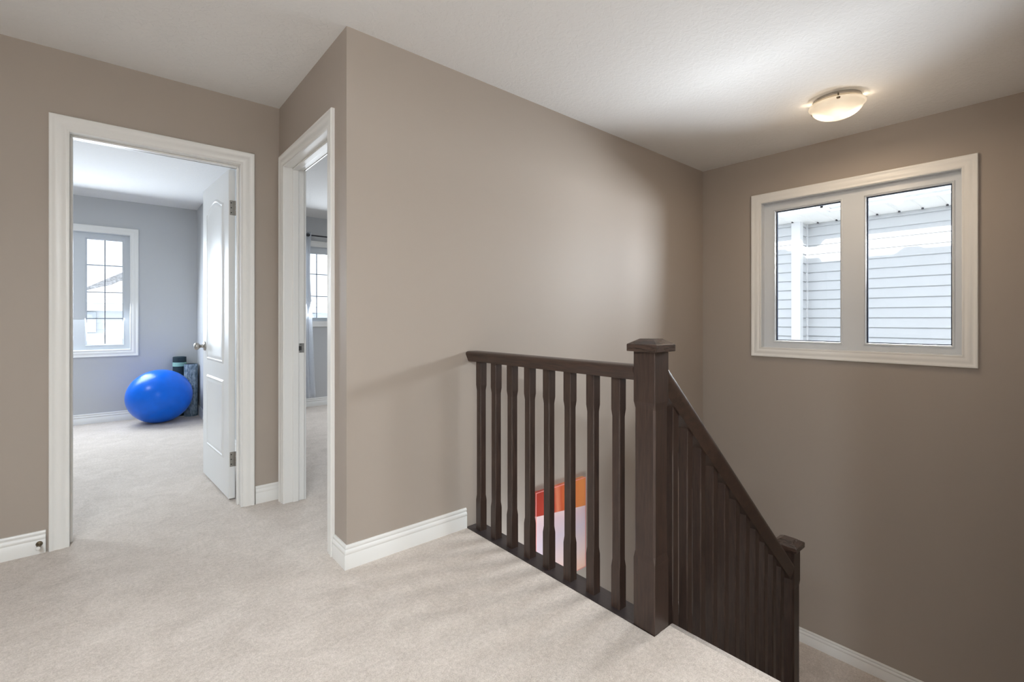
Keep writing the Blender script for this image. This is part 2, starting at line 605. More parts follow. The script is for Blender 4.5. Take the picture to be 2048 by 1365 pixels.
bm = bmesh.new()
vs = []
for z in (.014, 2.046):
    for u, h in ((0, 0), (LW, 0), (LW, -LT), (0, -LT)):
        vs.append(bm.verts.new(leaf_put(u, z, h)))
for f in ((0, 1, 2, 3), (4, 5, 6, 7), (0, 1, 5, 4), (1, 2, 6, 5), (2, 3, 7, 6), (3, 0, 4, 7)):
    bm.faces.new([vs[i] for i in f])
link('door_leaf', bm, M['door'], door, bevel=.0015)

MOULD = [(0, 0), (.003, .0015), (.010, .0065), (.016, .0065), (.020, .003), (.026, .003), (.034, .0055), (.040, .0055), (.048, .0035), (.048, 0)]


def panel_outline(kind):
    u0, u1 = .122, .578
    if kind == 'low':
        return [(u0, .240), (u1, .240), (u1, .735), (u0, .735)]
    pts = [(u0, .838), (u1, .838), (u1, 1.862)]
    n = 22
    for k in range(1, n):
        t = k / n
        pts.append((u1 - (u1 - u0) * t, 1.862 + .058 * (0.5 - 0.5 * math.cos(2 * math.pi * t)) ** 0.75))
    pts.append((u0, 1.862))
    return pts


for kind in ('high', 'low'):
    for side in (1, -1):
        bm = bmesh.new()
        pts = panel_outline(kind)
        if side == 1:
            put = lambda a, b, h: leaf_put(a, b, h)
        else:
            put = lambda a, b, h: leaf_put(a, b, -LT - h)
        rows = []
        for d, h in MOULD[:-1]:
            rows.append([bm.verts.new(put(q.x, q.y, h)) for q in inset_pts(pts, d)])
        n = len(pts)
        for i in range(len(rows) - 1):
            for k in range(n):
                bm.faces.new((rows[i][k], rows[i][(k + 1) % n], rows[i + 1][(k + 1) % n], rows[i + 1][k]))
        bm.faces.new(rows[-1])
        o = link('raised_panel', bm, M['door'], door)
        smooth_by_angle(o, 30)

# knobs either side and hinges
for side in (1, -1):
    bm = bmesh.new()
    base = leaf_put(.650, .930, 0 if side == 1 else -LT)
    d = Vector((-uy, ux, 0)) * side
    add_lathe(bm, [(0, 0), (.032, 0), (.032, .003), (.029, .008), (.014, .011), (.0115, .016), (.0115, .030), (.016, .034),
                   (.024, .041), (.0265, .050), (.025, .059), (.018, .065), (.008, .067), (0, .067)], base, d, 32)
    kn = link('door_knob', bm, M['nickel'], door, smooth=True)
    kn['label'] = 'brushed nickel round door knob'
for z in (.256, 1.81):
    bm = bmesh.new()
    # leaf of the hinge on the door edge, barrel beside the jamb
    a = [leaf_put(-.0015, z - .045, -.006), leaf_put(-.0015, z - .045, -LT), leaf_put(-.0015, z + .045, -LT), leaf_put(-.0015, z + .045, -.006)]
    b = [p + Vector((ux, uy, 0)) * .0018 for p in a]
    va, vb = [bm.verts.new(p) for p in a], [bm.verts.new(p) for p in b]
    bm.faces.new(va); bm.faces.new(vb)
    for k in range(4):
        bm.faces.new((va[k], va[(k + 1) % 4], vb[(k + 1) % 4], vb[k]))
    hb = leaf_put(-.005, z, -LT - .003)
    for k in range(3):
        add_cyl(bm, (hb.x, hb.y, z - .045 + k * .031), (hb.x, hb.y, z - .017 + k * .031), .006, n=14)
    hg = link('hinge', bm, M['nickel'], door)
    hg['label'] = 'satin nickel butt hinge'
    bm = bmesh.new()
    for dz in (-.03, 0, .03):
        p = leaf_put(-.0018, z + dz, -.014)
        add_cyl(bm, p, p + Vector((-ux, -uy, 0)) * .0012, .0035, n=10)
    link('screw', bm, M['slot'], hg)


# ------------------------------------------------------------------ windows
def window(name, axis, v, sign, op, lites, muntins, frame_h=-.055, sw=.0065, sm=None):
    sm = sm or M['seal']
    """op=(a0,a1,b0,b1) wall opening; sign: room side; lites=[(a0,a1,b0,b1)] glass; muntins=[(vert list, horiz list)]"""
    a0, a1, b0, b1 = op
    root = struct(empty(name, ((a0 + a1) / 2, v, (b0 + b1) / 2) if axis == 'Y' else (v, (a0 + a1) / 2, (b0 + b1) / 2)))
    put = put_wall(axis, v, sign)
    bm = bmesh.new()
    add_sweep(bm, rect(a0 - .069, a1 + .069, b0 - .069, b1 + .069), CASING, put)
    o = link('window_casing', bm, M['trim'], root); smooth_by_angle(o, 40)

    def bx(a_0, a_1, h0, h1, b_0, b_1):
        p, q = put(a_0, b_0, h0), put(a_1, b_1, h1)
        add_box(bm, min(p.x, q.x), max(p.x, q.x), min(p.y, q.y), max(p.y, q.y), min(p.z, q.z), max(p.z, q.z))
    # liner of the reveal
    bm = bmesh.new()
    bx(a0, a0 + .008, -.15, .004, b0, b1); bx(a1 - .008, a1, -.15, .004, b0, b1)
    bx(a0, a1, -.15, .004, b0, b0 + .008); bx(a0, a1, -.15, .004, b1 - .008, b1)
    link('window_reveal', bm, M['vinyl'], root)
    # frame with one opening per lite
    bm = bmesh.new()
    A = sorted({a0 + .008, a1 - .008, *[l[0] for l in lites], *[l[1] for l in lites]})
    B = sorted({b0 + .008, b1 - .008, *[l[2] for l in lites], *[l[3] for l in lites]})
    hf, hb = frame_h, frame_h - .05
    for i in range(len(A) - 1):
        ca = (A[i] + A[i + 1]) / 2
        inl = [l for l in lites if l[0] < ca < l[1]]
        if not inl:
            bx(A[i], A[i + 1], hb, hf, B[0], B[-1])
        else:
            bx(A[i], A[i + 1], hb, hf, B[0], inl[0][2]); bx(A[i], A[i + 1], hb, hf, inl[0][3], B[-1])
    bmesh.ops.remove_doubles(bm, verts=bm.verts, dist=1e-5)
    link('window_frame', bm, M['vinyl'], root)
    for l, (mv, mh) in zip(lites, muntins):
        # glazing bead round the lite, black spacer, pane
        bm = bmesh.new()
        add_sweep(bm, rect(l[0] - .013, l[1] + .013, l[2] - .013, l[3] + .013),
                  [(0, hf), (.001, hf + .005), (.006, hf + .006), (.012, hf - .004), (.0155, hf - .017), (.0155, hf - .022)], put)
        link('glazing_bead', bm, M['vinyl'], root)
        bm = bmesh.new()
        add_sweep(bm, rect(l[0] + .001, l[1] - .001, l[2] + .001, l[3] - .001), [(0, hf - .0225), (sw, hf - .0225), (sw, hf - .042)], put)
        sl = link('spacer', bm, sm, root)
        bm = bmesh.new()
        bx(l[0], l[1], hf - .030, hf - .026, l[2], l[3])
        link('glass_pane', bm, M['glass'], root)
        if mv or mh:
            bm = bmesh.new()
            for a in mv:
                bx(a - .0045, a + .0045, hf - .045, hf - .036, l[2], l[3])
            for b in mh:
                bx(l[0], l[1], hf - .0455, hf - .0355, b - .0045, b + .0045)
            mu = link('grille_bars', bm, M['muntin'], root)
    return root


window('window_1', 'X', X2, -1, W1, [(1.066, 1.515, .950, 1.993), (.463, .915, .950, 1.993)], [([], []), ([], [])])
rows4 = [1.716, 1.420, 1.131]
window('window_2', 'Y', Y3, -1, W2, [(-.182, .124, .846, 2.000), (-.640, -.334, .846, 2.000)],
       [([-.029], rows4), ([-.487], rows4)], sw=.004, sm=M['muntin'])
window('window_3', 'Y', Y4, -1, W3, [(1.780, 2.235, 1.138, 1.985), (2.340, 2.700, 1.138, 1.985)],
       [([1.933, 2.083], [1.714, 1.425]), ([2.52], [1.714, 1.425])], sw=.004, sm=M['muntin'])
# ------------------------------------------------------------------ stairs
bm = bmesh.new()
# flight going down from the hall: polygon profile extruded
prof = [(1.572, -.04)]
for k in range(6):
    z = -(k + 1) * RISE
    prof += [(1.572 + k * GO, z), (1.572 + (k + 1) * GO, z)]
prof.append((1.572 + 6 * GO, LAND))
prof += [(1.572 + 6 * GO, LAND - .25), (1.572, -.30)]


def extrude_xz(bm, prof, y0, y1):
    r0 = [bm.verts.new((x, y0, z)) for x, z in prof]
    r1 = [bm.verts.new((x, y1, z)) for x, z in prof]
    n = len(prof)
    for k in range(n):
        bm.faces.new((r0[k], r0[(k + 1) % n], r1[(k + 1) % n], r1[k]))
    bm.faces.new(r0); bm.faces.new(r1[::-1])


extrude_xz(bm, prof, ST0, .967)
struct(link('floor_stair_upper_flight', bm, M['carpet'], bevel=.012))
bm = bmesh.new()
LX = 1.572 + 6 * GO
add_box(bm, LX, X2, ST0, Y2, LAND - .25, LAND)
struct(link('floor_landing', bm, M['carpet']))
bm = bmesh.new()
prof = [(LX, LAND - .0)]
for k in range(7):
    z = LAND - (k + 1) * RISE
    prof += [(LX - k * GO, z), (LX - (k + 1) * GO, z)]
prof += [(LX - 7 * GO, -2.76), (LX, -2.76)]
extrude_xz(bm, prof, 1.003, Y2)
struct(link('floor_stair_lower_flight', bm, M['carpet'], bevel=.012))
struct(boxes('floor_lower_storey', [(XL, X2, ST0, Y2, -2.85, -2.75)], M['carpet']))

# ------------------------------------------------------------------ railing
SLOPE = RISE / GO
NX, NY = 1.512, 0.984
NW = 0.045


def oct_ring(bm, h, c, z):
    pts = [(h, -h + c), (h, h - c), (h - c, h), (-h + c, h), (-h, h - c), (-h, -h + c), (-h + c, -h), (h - c, -h)]
    return [bm.verts.new((x, y, z)) for x, y in pts]


def post_mesh(bm, levels, dx=0, dy=0, dz=0, slope_ends=None):
    prev = None
    first = None
    for h, c, z in levels:
        r = oct_ring(bm, h, c, z)
        if prev:
            for k in range(8):
                bm.faces.new((prev[k], prev[(k + 1) % 8], r[(k + 1) % 8], r[k]))
        else:
            first = r
        prev = r
    bm.faces.new(first[::-1]); bm.faces.new(prev)
    if slope_ends:
        for v in first:
            v.co.z += slope_ends * v.co.x
        for v in prev:
            v.co.z += slope_ends * v.co.x


def newel(name, x, y, z0, top, low, high, label):
    root = empty(name, (x, y, z0))
    tag(root, label, 'newel post')
    bm = bmesh.new()
    post_mesh(bm, [(NW, .002, z0), (NW, .002, low - .026), (NW - .0025, .0065, low), (NW - .0025, .0065, high), (NW, .002, high + .026), (NW, .002, top)])
    for v in bm.verts:
        v.co += Vector((x, y, 0))
    link('post', bm, M['wood'], root)
    bm = bmesh.new()
    lv = [(.0625, top), (.0625, top + .026), (.0290, top + .046)]
    rings = []
    for h, z in lv:
        rings.append([bm.verts.new((x + sx * h, y + sy * h, z)) for sx, sy in ((-1, -1), (1, -1), (1, 1), (-1, 1))])
    for i in range(2):
        for k in range(4):
            bm.faces.new((rings[i][k], rings[i][(k + 1) % 4], rings[i + 1][(k + 1) % 4], rings[i + 1][k]))
    bm.faces.new(rings[0]); bm.faces.new(rings[-1])
    link('post_cap', bm, M['wood_flat'], root, bevel=.0015)
    return root


newel('newel_post', NX, NY, 0.0, 1.004, .272, .795, 'tall dark wood newel post standing on the carpet at the top of the stairs')
X5 = 2.836
newel('newel_post', X5, NY, LAND, -.128, -.86, -.335, 'lower dark wood newel post at the foot of the sloping stair rail')

RAILP = [(-.030, 0), (-.041, .026), (-.0455, .036), (-.0455, .044), (-.041, .050), (-.030, .053), (.030, .053), (.041, .050), (.0455, .044),
         (.0455, .036), (.041, .026), (.030, 0)]


def baluster_mesh(name, zb, zt, slope=None, lower=.185, upper=.155, mid=.0188):
    h, c = .0205, .0012
    L = zt - zb
    bm = bmesh.new()
    post_mesh(bm, [(h, c, 0), (h, c, lower - .028), (mid, .0040, lower), (mid, .0040, L - upper), (h, c, L - upper + .028), (h, c, L)],
              slope_ends=slope)
    bmesh.ops.recalc_face_normals(bm, faces=bm.faces)
    me = bpy.data.meshes.new(name)
    bm.to_mesh(me); bm.free()
    me.materials.append(M['wood'])
    return me


# level guard along the edge of the hall floor
RX = 1.509
guard = tag(empty('guard_railing', (RX, (NY + Y2) / 2, 0)), 'level dark wood guard railing with square balusters along the carpet edge', 'railing')
ZR = .896
bm = bmesh.new()
r0 = [bm.verts.new((RX + a, NY + NW, ZR + b)) for a, b in RAILP]
r1 = [bm.verts.new((RX + a, Y2, ZR + b)) for a, b in RAILP]
n = len(RAILP)
for k in range(n):
    bm.faces.new((r0[k], r0[(k + 1) % n], r1[(k + 1) % n], r1[k]))
bm.faces.new(r0[::-1]); bm.faces.new(r1)
M['wood_y'] = mat('dark_stained_guard_rail', (0.058, 0.032, 0.022), 0.36, spec=0.5, grain=((14, 1.1, 14), 9, (0.024, 0.014, 0.011)))
hr = link('handrail', bm, M['wood_y'], guard); smooth_by_angle(hr, 40)
shoe = boxes('base_rail', [(1.4635, 1.566, NY + NW, Y2, -.27, .002)], M['shoe'], guard, bevel=.001)
shoe['label'] = 'flat dark board under the balusters'
bme = baluster_mesh('baluster', 0, ZR, lower=.185, upper=.155)
for k in range(8):
    o = bpy.data.objects.new('baluster', bme)
    C.objects.link(o)
    o.parent = guard
    o.matrix_parent_inverse = Matrix.Translation(guard.location).inverted()
    o.location = (1.5115, 1.1285 + .1272 * k, .002)

# sloping rail between the newels
stair = tag(empty('stair_railing', (2.17, NY, -.9)), 'sloping dark wood stair railing running down between the two newel posts', 'railing')
xa, xb = NX + NW, X5 - NW
zr = lambda x: .852 - SLOPE * (x - xa)      # underside of the sloping rail
kk = math.sqrt(1 + SLOPE ** 2)
bm = bmesh.new()
r0 = [bm.verts.new((xa, NY + a, zr(xa) + b * kk * 1.3)) for a, b in RAILP]
r1 = [bm.verts.new((xb, NY + a, zr(xb) + b * kk * 1.3)) for a, b in RAILP]
for k in range(n):
    bm.faces.new((r0[k], r0[(k + 1) % n], r1[(k + 1) % n], r1[k]))
bm.faces.new(r0[::-1]); bm.faces.new(r1)
M['wood_s'] = mat('dark_stained_stair_rail', (0.060, 0.036, 0.026), 0.34, spec=0.5, grain=((5, 14, 5), 6, (0.026, 0.016, 0.012)))
hr = link('handrail', bm, M['wood_s'], stair); smooth_by_angle(hr, 40)
zs = lambda x: -.128 - SLOPE * (x - 1.648)  # top of the stringer
bm = bmesh.new()
extrude_xz(bm, [(xa, zs(xa) - .36), (xa, zs(xa)), (xb, zs(xb)), (xb, zs(xb) - .36)], NY - .046, NY + .019 + .027)
link('stringer', bm, M['wood_s'], stair)
LB = zr(1.648) - zs(1.648)
bme = baluster_mesh('baluster', 0, LB, slope=-SLOPE, lower=.175, upper=.165, mid=.0200)
for k in range(11):
    x = 1.648 + .1055 * k
    o = bpy.data.objects.new('baluster', bme)
    C.objects.link(o)
    o.parent = stair
    o.matrix_parent_inverse = Matrix.Translation(stair.location).inverted()
    o.location = (x, NY, zs(x))
# wall that carries the stringer
bm = bmesh.new()
extrude_xz(bm, [(xa + .01, -2.75), (xa + .01, zs(xa) - .36), (xb, zs(xb) - .36), (xb, -2.75)], .967, 1.003)
struct(link('wall_between_flights', bm, M['taupe']))

# ------------------------------------------------------------------ painting on the long wall
def paint_mat():
    m = mat('painted_canvas', (0.8, 0.6, 0.6), 0.35, spec=0.5)
    nt = m.node_tree
    N, L = nt.nodes, nt.links
    b = N['Principled BSDF']
    g = N.new('ShaderNodeNewGeometry')
    sx = N.new('ShaderNodeSeparateXYZ')
    L.new(g.outputs['Position'], sx.inputs[0])
    nz = N.new('ShaderNodeTexNoise'); nz.inputs['Scale'].default_value = 5; nz.inputs['Detail'].default_value = 4
    mp = N.new('ShaderNodeMapping'); mp.inputs['Scale'].default_value = (3, 1, .6)
    L.new(g.outputs['Position'], mp.inputs[0]); L.new(mp.outputs[0], nz.inputs['Vector'])

    def ramp(src, lo, hi, stops, wob=0.0):
        mr = N.new('ShaderNodeMapRange')
        mr.inputs['From Min'].default_value = lo
        mr.inputs['From Max'].default_value = hi
        L.new(src, mr.inputs['Value'])
        o = mr.outputs[0]
        if wob:
            ma = N.new('ShaderNodeMath'); ma.operation = 'MULTIPLY_ADD'
            L.new(nz.outputs['Fac'], ma.inputs[0]); ma.inputs[1].default_value = wob
            ad = N.new('ShaderNodeMath'); ad.operation = 'SUBTRACT'
            L.new(o, ad.inputs[0]); ad.inputs[1].default_value = wob / 2
            L.new(ad.outputs[0], ma.inputs[2])
            o = ma.outputs[0]
        r = N.new('ShaderNodeValToRGB')
        while len(r.color_ramp.elements) < len(stops):
            r.color_ramp.elements.new(0.5)
        for e, (p, c) in zip(r.color_ramp.elements, stops):
            e.position = p; e.color = (*c, 1)
        L.new(o, r.inputs[0])
        return r.outputs[0]
    top = ramp(sx.outputs['X'], 1.956, 2.408, [(0, (.40, .045, .03)), (.34, (.45, .06, .035)), (.40, (.72, .22, .12)), (.5, (.55, .10, .04)),
                                               (.6, (.62, .16, .05)), (1, (.72, .26, .08))], .18)
    low = ramp(sx.outputs['Z'], -.52, -.07, [(0, (.78, .48, .36)), (.25, (.72, .55, .52)), (.6, (.62, .52, .58)), (.85, (.70, .52, .55)), (1, (.80, .60, .58))], .25)
    cut = N.new('ShaderNodeMath'); cut.operation = 'GREATER_THAN'
    sm = N.new('ShaderNodeMath'); sm.operation = 'MULTIPLY_ADD'
    L.new(sx.outputs['X'], sm.inputs[0]); sm.inputs[1].default_value = .10; L.new(sx.outputs['Z'], sm.inputs[2])
    L.new(sm.outputs[0], cut.inputs[0]); cut.inputs[1].default_value = -.070 + .1 * 1.956
    mx = N.new('ShaderNodeMix'); mx.data_type = 'RGBA'
    L.new(cut.outputs[0], mx.inputs['Factor']); L.new(low, mx.inputs['A']); L.new(top, mx.inputs['B'])
    L.new(mx.outputs['Result'], b.inputs['Base Color'])
    return m


pt = tag(empty('wall_painting', (2.182, Y2, -.22)), 'red orange and pale pink abstract canvas hanging low on the stair wall', 'painting')
boxes('canvas', [(1.956, 2.408, Y2 - .030, Y2, -.520, .072)], paint_mat(), pt, bevel=.002)
bm = bmesh.new()
add_sweep(bm, [(1.956, -.520), (2.408, -.520), (2.408, .072), (1.956, .072)], [(0, .028), (-.0015, .028), (-.0015, .0315), (.002, .0315)],
          put_wall('Y', Y2, -1))
e = link('canvas_edge', bm, mat('pink_edge', (.85, .30, .28), .35, noise=(8, .1)), pt)
e['label'] = 'bright pink painted edge'


# ------------------------------------------------------------------ flush ceiling lights, the unseen ones added as fill
def bowl_mat():
    m = bpy.data.materials.new('lit_frosted_glass')
    m.use_nodes = True
    nt = m.node_tree
    N, L = nt.nodes, nt.links
    b = N['Principled BSDF']
    b.inputs['Base Color'].default_value = (.55, .50, .43, 1)
    b.inputs['Roughness'].default_value = .45
    tc = N.new('ShaderNodeTexCoord')
    tot = None
    for cx in (-.068, .068):
        d = N.new('ShaderNodeVectorMath'); d.operation = 'DISTANCE'
        L.new(tc.outputs['Object'], d.inputs[0])
        d.inputs[1].default_value = (cx, 0, -.075)
        mr = N.new('ShaderNodeMapRange')
        mr.interpolation_type = 'SMOOTHERSTEP'
        mr.inputs['From Min'].default_value = .074
        mr.inputs['From Max'].default_value = .025
        mr.inputs['To Min'].default_value = 0
        mr.inputs['To Max'].default_value = 1
        L.new(d.outputs['Value'], mr.inputs['Value'])
        if tot is None:
            tot = mr.outputs[0]
        else:
            a = N.new('ShaderNodeMath'); a.operation = 'ADD'
            L.new(tot, a.inputs[0]); L.new(mr.outputs[0], a.inputs[1]); tot = a.outputs[0]
    nz = N.new('ShaderNodeTexNoise'); nz.inputs['Scale'].default_value = 14; nz.inputs['Detail'].default_value = 4
    L.new(tc.outputs['Object'], nz.inputs['Vector'])
    ma = N.new('ShaderNodeMath'); ma.operation = 'MULTIPLY_ADD'
    L.new(tot, ma.inputs[0]); ma.inputs[1].default_value = 1.6
    n2 = N.new('ShaderNodeMath'); n2.operation = 'MULTIPLY_ADD'
    L.new(nz.outputs['Fac'], n2.inputs[0]); n2.inputs[1].default_value = .25; n2.inputs[2].default_value = .42
    L.new(n2.outputs[0], ma.inputs[2])
    L.new(ma.outputs[0], b.inputs['Emission Strength'])
    b.inputs['Emission Color'].default_value = (1.0, .80, .56, 1)
    return m


M['bowl'] = bowl_mat()
M['pan'] = mat('satin_nickel_pan', (.62, .58, .52), .35, metallic=.8, noise=(40, .05))


def flush_light(x, y, label, rot=0.0, energy=6, color=(1, .78, .52)):
    root = tag(empty('ceiling_light', (x, y, CEIL), rot), label, 'ceiling light')
    c = Vector((x, y, CEIL))
    bm = bmesh.new()
    add_lathe(bm, [(0, 0), (.122, 0), (.125, .004), (.125, .016), (.118, .022), (.100, .024), (0, .024)], c, (0, 0, -1), 56)
    o = link('mounting_pan', bm, M['pan'], root); smooth_by_angle(o, 40)
    R0, dep, z0 = .144, .078, .036
    # bowl in its own local frame so that its pattern is local
    bm = bmesh.new()
    prof = []
    for k in range(15):
        t = k / 14 * math.pi / 2
        prof.append((R0 * .93 * math.cos(t) ** .9 if k < 14 else 0, z0 + dep * math.sin(t)))
    prof = [(R0 * .90, z0 - .002), (R0, z0 - .003), (R0 + .001, z0), (R0, z0 + .003), (R0 * .95, z0 + .005)] + prof[1:]
    inner = [(max(0, r - .004) if r > 0 else 0, z - .004) for r, z in prof[5:]][::-1]
    add_lathe(bm, prof + inner, (0, 0, 0), (0, 0, -1), 64)
    bmesh.ops.recalc_face_normals(bm, faces=bm.faces)
    me = bpy.data.meshes.new('glass_bowl')
    bm.to_mesh(me); bm.free()
    me.materials.append(M['bowl'])
    for p in me.polygons:
        p.use_smooth = True
    o = bpy.data.objects.new('glass_bowl', me)
    C.objects.link(o)
    o.parent = root
    o['label'] = 'frosted white glass bowl, lit'
    for k in range(3):
        a = math.radians(198 + 120 * k)
        p = c + Vector((math.cos(a) * (R0 - .006), math.sin(a) * (R0 - .006), 0))
        bm = bmesh.new()
        add_cyl(bm, p + Vector((0, 0, -.018)), p + Vector((0, 0, -.040)), .004, n=12)
        add_lathe(bm, [(0, 0), (.009, 0), (.010, .003), (.007, .008), (0, .010)], p + Vector((0, 0, -.0395)), (0, 0, -1), 16)
        q = c + Vector((math.cos(a) * .12, math.sin(a) * .12, -.014))
        add_cyl(bm, q, p + Vector((0, 0, -.018)), .004, n=10)
        link('clip_finial', bm, M['bronze'], root, smooth=True)
    # bulb light under the stairwell bowl, added fill under the unseen ones
    lamp('bulb_or_fill_light', 'AREA', (x, y, CEIL - .125), energy, color, .24, .24, direction=(0, 0, -1))
    return root


flush_light(3.32, .885, 'lit flush ceiling light with frosted glass bowl above the stairwell', rot=math.radians(-72), energy=6, color=(1, .78, .55))
lamp('bulb_or_fill_light', 'POINT', (3.32, .885, CEIL - .34), 2.6, (1, .82, .62), .04)
for sg in (-1, 1):
    lamp('rim_glow', 'POINT', (3.32 + sg * .138 * math.cos(math.radians(-72)), .885 + sg * .138 * math.sin(math.radians(-72)), CEIL - .030), .06, (1, .80, .58), .004)
flush_light(-.85, .35, 'added unseen fill light, built as a flush fixture, over the hall beside the left wall', energy=22, color=(.84, .93, 1))  # added fixture out of view, fill for the hall
flush_light(-.85, -1.25, 'added unseen fill light, built as a flush fixture, over the rear of the hall', energy=104, color=(.84, .93, 1))  # added fixture behind the camera, main hall fill
flush_light(-1.35, 4.9, 'added unseen fill light, built as a flush fixture, in the left part of the bedroom', energy=28, color=(.84, .93, 1))  # added hidden fixture, brightens the bedroom
flush_light(3.1, 3.9, 'added unseen fill light, built as a flush fixture, in the second bedroom', energy=14, color=(.92, .96, 1))  # added hidden fixture, brightens the second bedroom

# ------------------------------------------------------------------ exercise gear in the bedroom
bm = bmesh.new()
bmesh.ops.create_uvsphere(bm, u_segments=120, v_segments=60, radius=1)
for v in bm.verts:
    p = v.co
    a = math.atan2(p.y, p.x)
    k = 1 + .0035 * math.sin(a * 60) * (1 - abs(p.z) ** 4)
    v.co = Vector((p.x * k * .296, p.y * k * .300, p.z * .286))
me_rot = Matrix.Rotation(math.radians(-49 + 8), 4, 'Z') @ Matrix.Rotation(math.radians(-13), 4, 'Y')
for v in bm.verts:
    v.co = me_rot @ v.co
zmin = min(v.co.z for v in bm.verts)
for v in bm.verts:
    v.co += Vector((.424, 6.385, -zmin + .001))
ball = tag(link('exercise_ball', bm, M['ball'], smooth=True), 'large glossy blue exercise ball sagging on the bedroom carpet', 'exercise ball')


def roll(name, x, y, r, h, body_m, label, cat):
    root = tag(empty(name, (x, y, 0)), label, cat)
    bm = bmesh.new()
    add_lathe(bm, [(0, 0), (r, 0), (r, h - .004), (r - .004, h), (r * .45, h), (r * .40, h - .012), (0, h - .012)], (x, y, 0), (0, 0, 1), 48)
    o = link('body', bm, body_m, root); smooth_by_angle(o, 40)
    return root


r_ = roll('rolled_yoga_mat', .632, 6.720, .066, .683, M['roll'], 'dark rolled mat with a mint band standing behind the blue ball', 'yoga mat')
bm = bmesh.new()
add_lathe(bm, [(.0662, 0), (.0678, 0), (.0678, .046), (.0662, .046)], (.632, 6.720, .575), (0, 0, 1), 48)
bd = link('band', bm, M['mint'], r_, smooth=False)
bd['label'] = 'mint green band'
bm = bmesh.new()
prev = None
for k in range(140):            # the rolled layers on the top end
    t = k / 139
    a = t * 8 * math.pi
    rr = .012 + .052 * t
    p = [bm.verts.new((.632 + (rr + d) * math.cos(a), 6.720 + (rr + d) * math.sin(a), .6835 + zz)) for d, zz in ((-.002, 0), (0, .002), (.002, 0))]
    if prev:
        bm.faces.new((prev[0], prev[1], p[1], p[0])); bm.faces.new((prev[1], prev[2], p[2], p[1]))
    prev = p
link('rolled_layers', bm, mat('teal_foam_edge', (.03, .06, .075), .8, noise=(60, .1)), r_)


def roller_mat():
    m = mat('textured_foam', (.10, .14, .17), .6)
    nt = m.node_tree
    N, L = nt.nodes, nt.links
    b = N['Principled BSDF']
    tc = N.new('ShaderNodeTexCoord')
    n = N.new('ShaderNodeTexNoise'); n.inputs['Scale'].default_value = 1; n.inputs['Detail'].default_value = 2
    mp = N.new('ShaderNodeMapping'); mp.inputs['Scale'].default_value = (75, 75, 26)
    L.new(tc.outputs['Object'], mp.inputs[0]); L.new(mp.outputs[0], n.inputs['Vector'])
    r = N.new('ShaderNodeValToRGB')
    r.color_ramp.elements[0].position = .35; r.color_ramp.elements[1].position = .68
    r.color_ramp.elements[0].color = (.09, .15, .19, 1); r.color_ramp.elements[1].color = (.36, .43, .49, 1)
    L.new(n.outputs['Fac'], r.inputs[0]); L.new(r.outputs[0], b.inputs['Base Color'])
    return m


rx, ry, rr0, rh = .731, 6.615, .068, .603
ro = tag(empty('foam_roller', (rx, ry, 0)), 'blue-grey foam roller with raised pads standing upright between ball and wall', 'foam roller')
bm = bmesh.new()
nu, nv = 120, 150
grid = []
for j in range(nv + 1):
    row = []
    for i in range(nu):
        a = 2 * math.pi * i / nu
        z = rh * j / nv
        pa = math.sin(a * 10 + (1 if int(j / 5) % 2 else 0) * math.pi)
        pz = math.sin(2 * math.pi * j / 10)
        s = .5 + .5 * math.tanh(3 * pa * pz + 1.0)
        q = rr0 - .006 + .006 * s
        row.append(bm.verts.new((rx + q * math.cos(a), ry + q * math.sin(a), z)))
    grid.append(row)
for j in range(nv):
    for i in range(nu):
        bm.faces.new((grid[j][i], grid[j][(i + 1) % nu], grid[j + 1][(i + 1) % nu], grid[j + 1][i]))
bm.faces.new(grid[0])
link('body', bm, roller_mat(), ro, smooth=True)
bm = bmesh.new()
add_lathe(bm, [(rr0 - .007, 0), (rr0 - .004, .003), (.040, .003), (.038, -.02), (0, -.02)], (rx, ry, rh - .003), (0, 0, 1), 40)
ec = link('end_ring', bm, M['roll'], ro)
ec['label'] = 'dark hollow end of the roller'

# ------------------------------------------------------------------ curtain and rod in the second bedroom
rod = tag(empty('curtain_rod', (2.2, 6.19, 2.185)), 'thin black curtain rod over the second bedroom window', 'curtain rod')
bm = bmesh.new()
add_cyl(bm, (1.50, 6.19, 2.185), (3.0, 6.19, 2.185), .0085, n=16)
link('rod', bm, M['black_metal'], rod, smooth=True)
for x in (1.50, 3.0):
    bm = bmesh.new()
    bmesh.ops.create_icosphere(bm, subdivisions=2, radius=.022)
    for v in bm.verts:
        v.co += Vector((x, 6.19, 2.185))
    link('finial', bm, M['black_metal'], rod, smooth=True)
for x in (1.56, 2.94):
    bm = bmesh.new()
    add_cyl(bm, (x, 6.19, 2.180), (x, Y4, 2.180), .006, n=10)
    add_cyl(bm, (x, Y4 - .004, 2.180), (x, Y4, 2.180), .022, n=16)
    link('bracket', bm, M['black_metal'], rod, smooth=True)


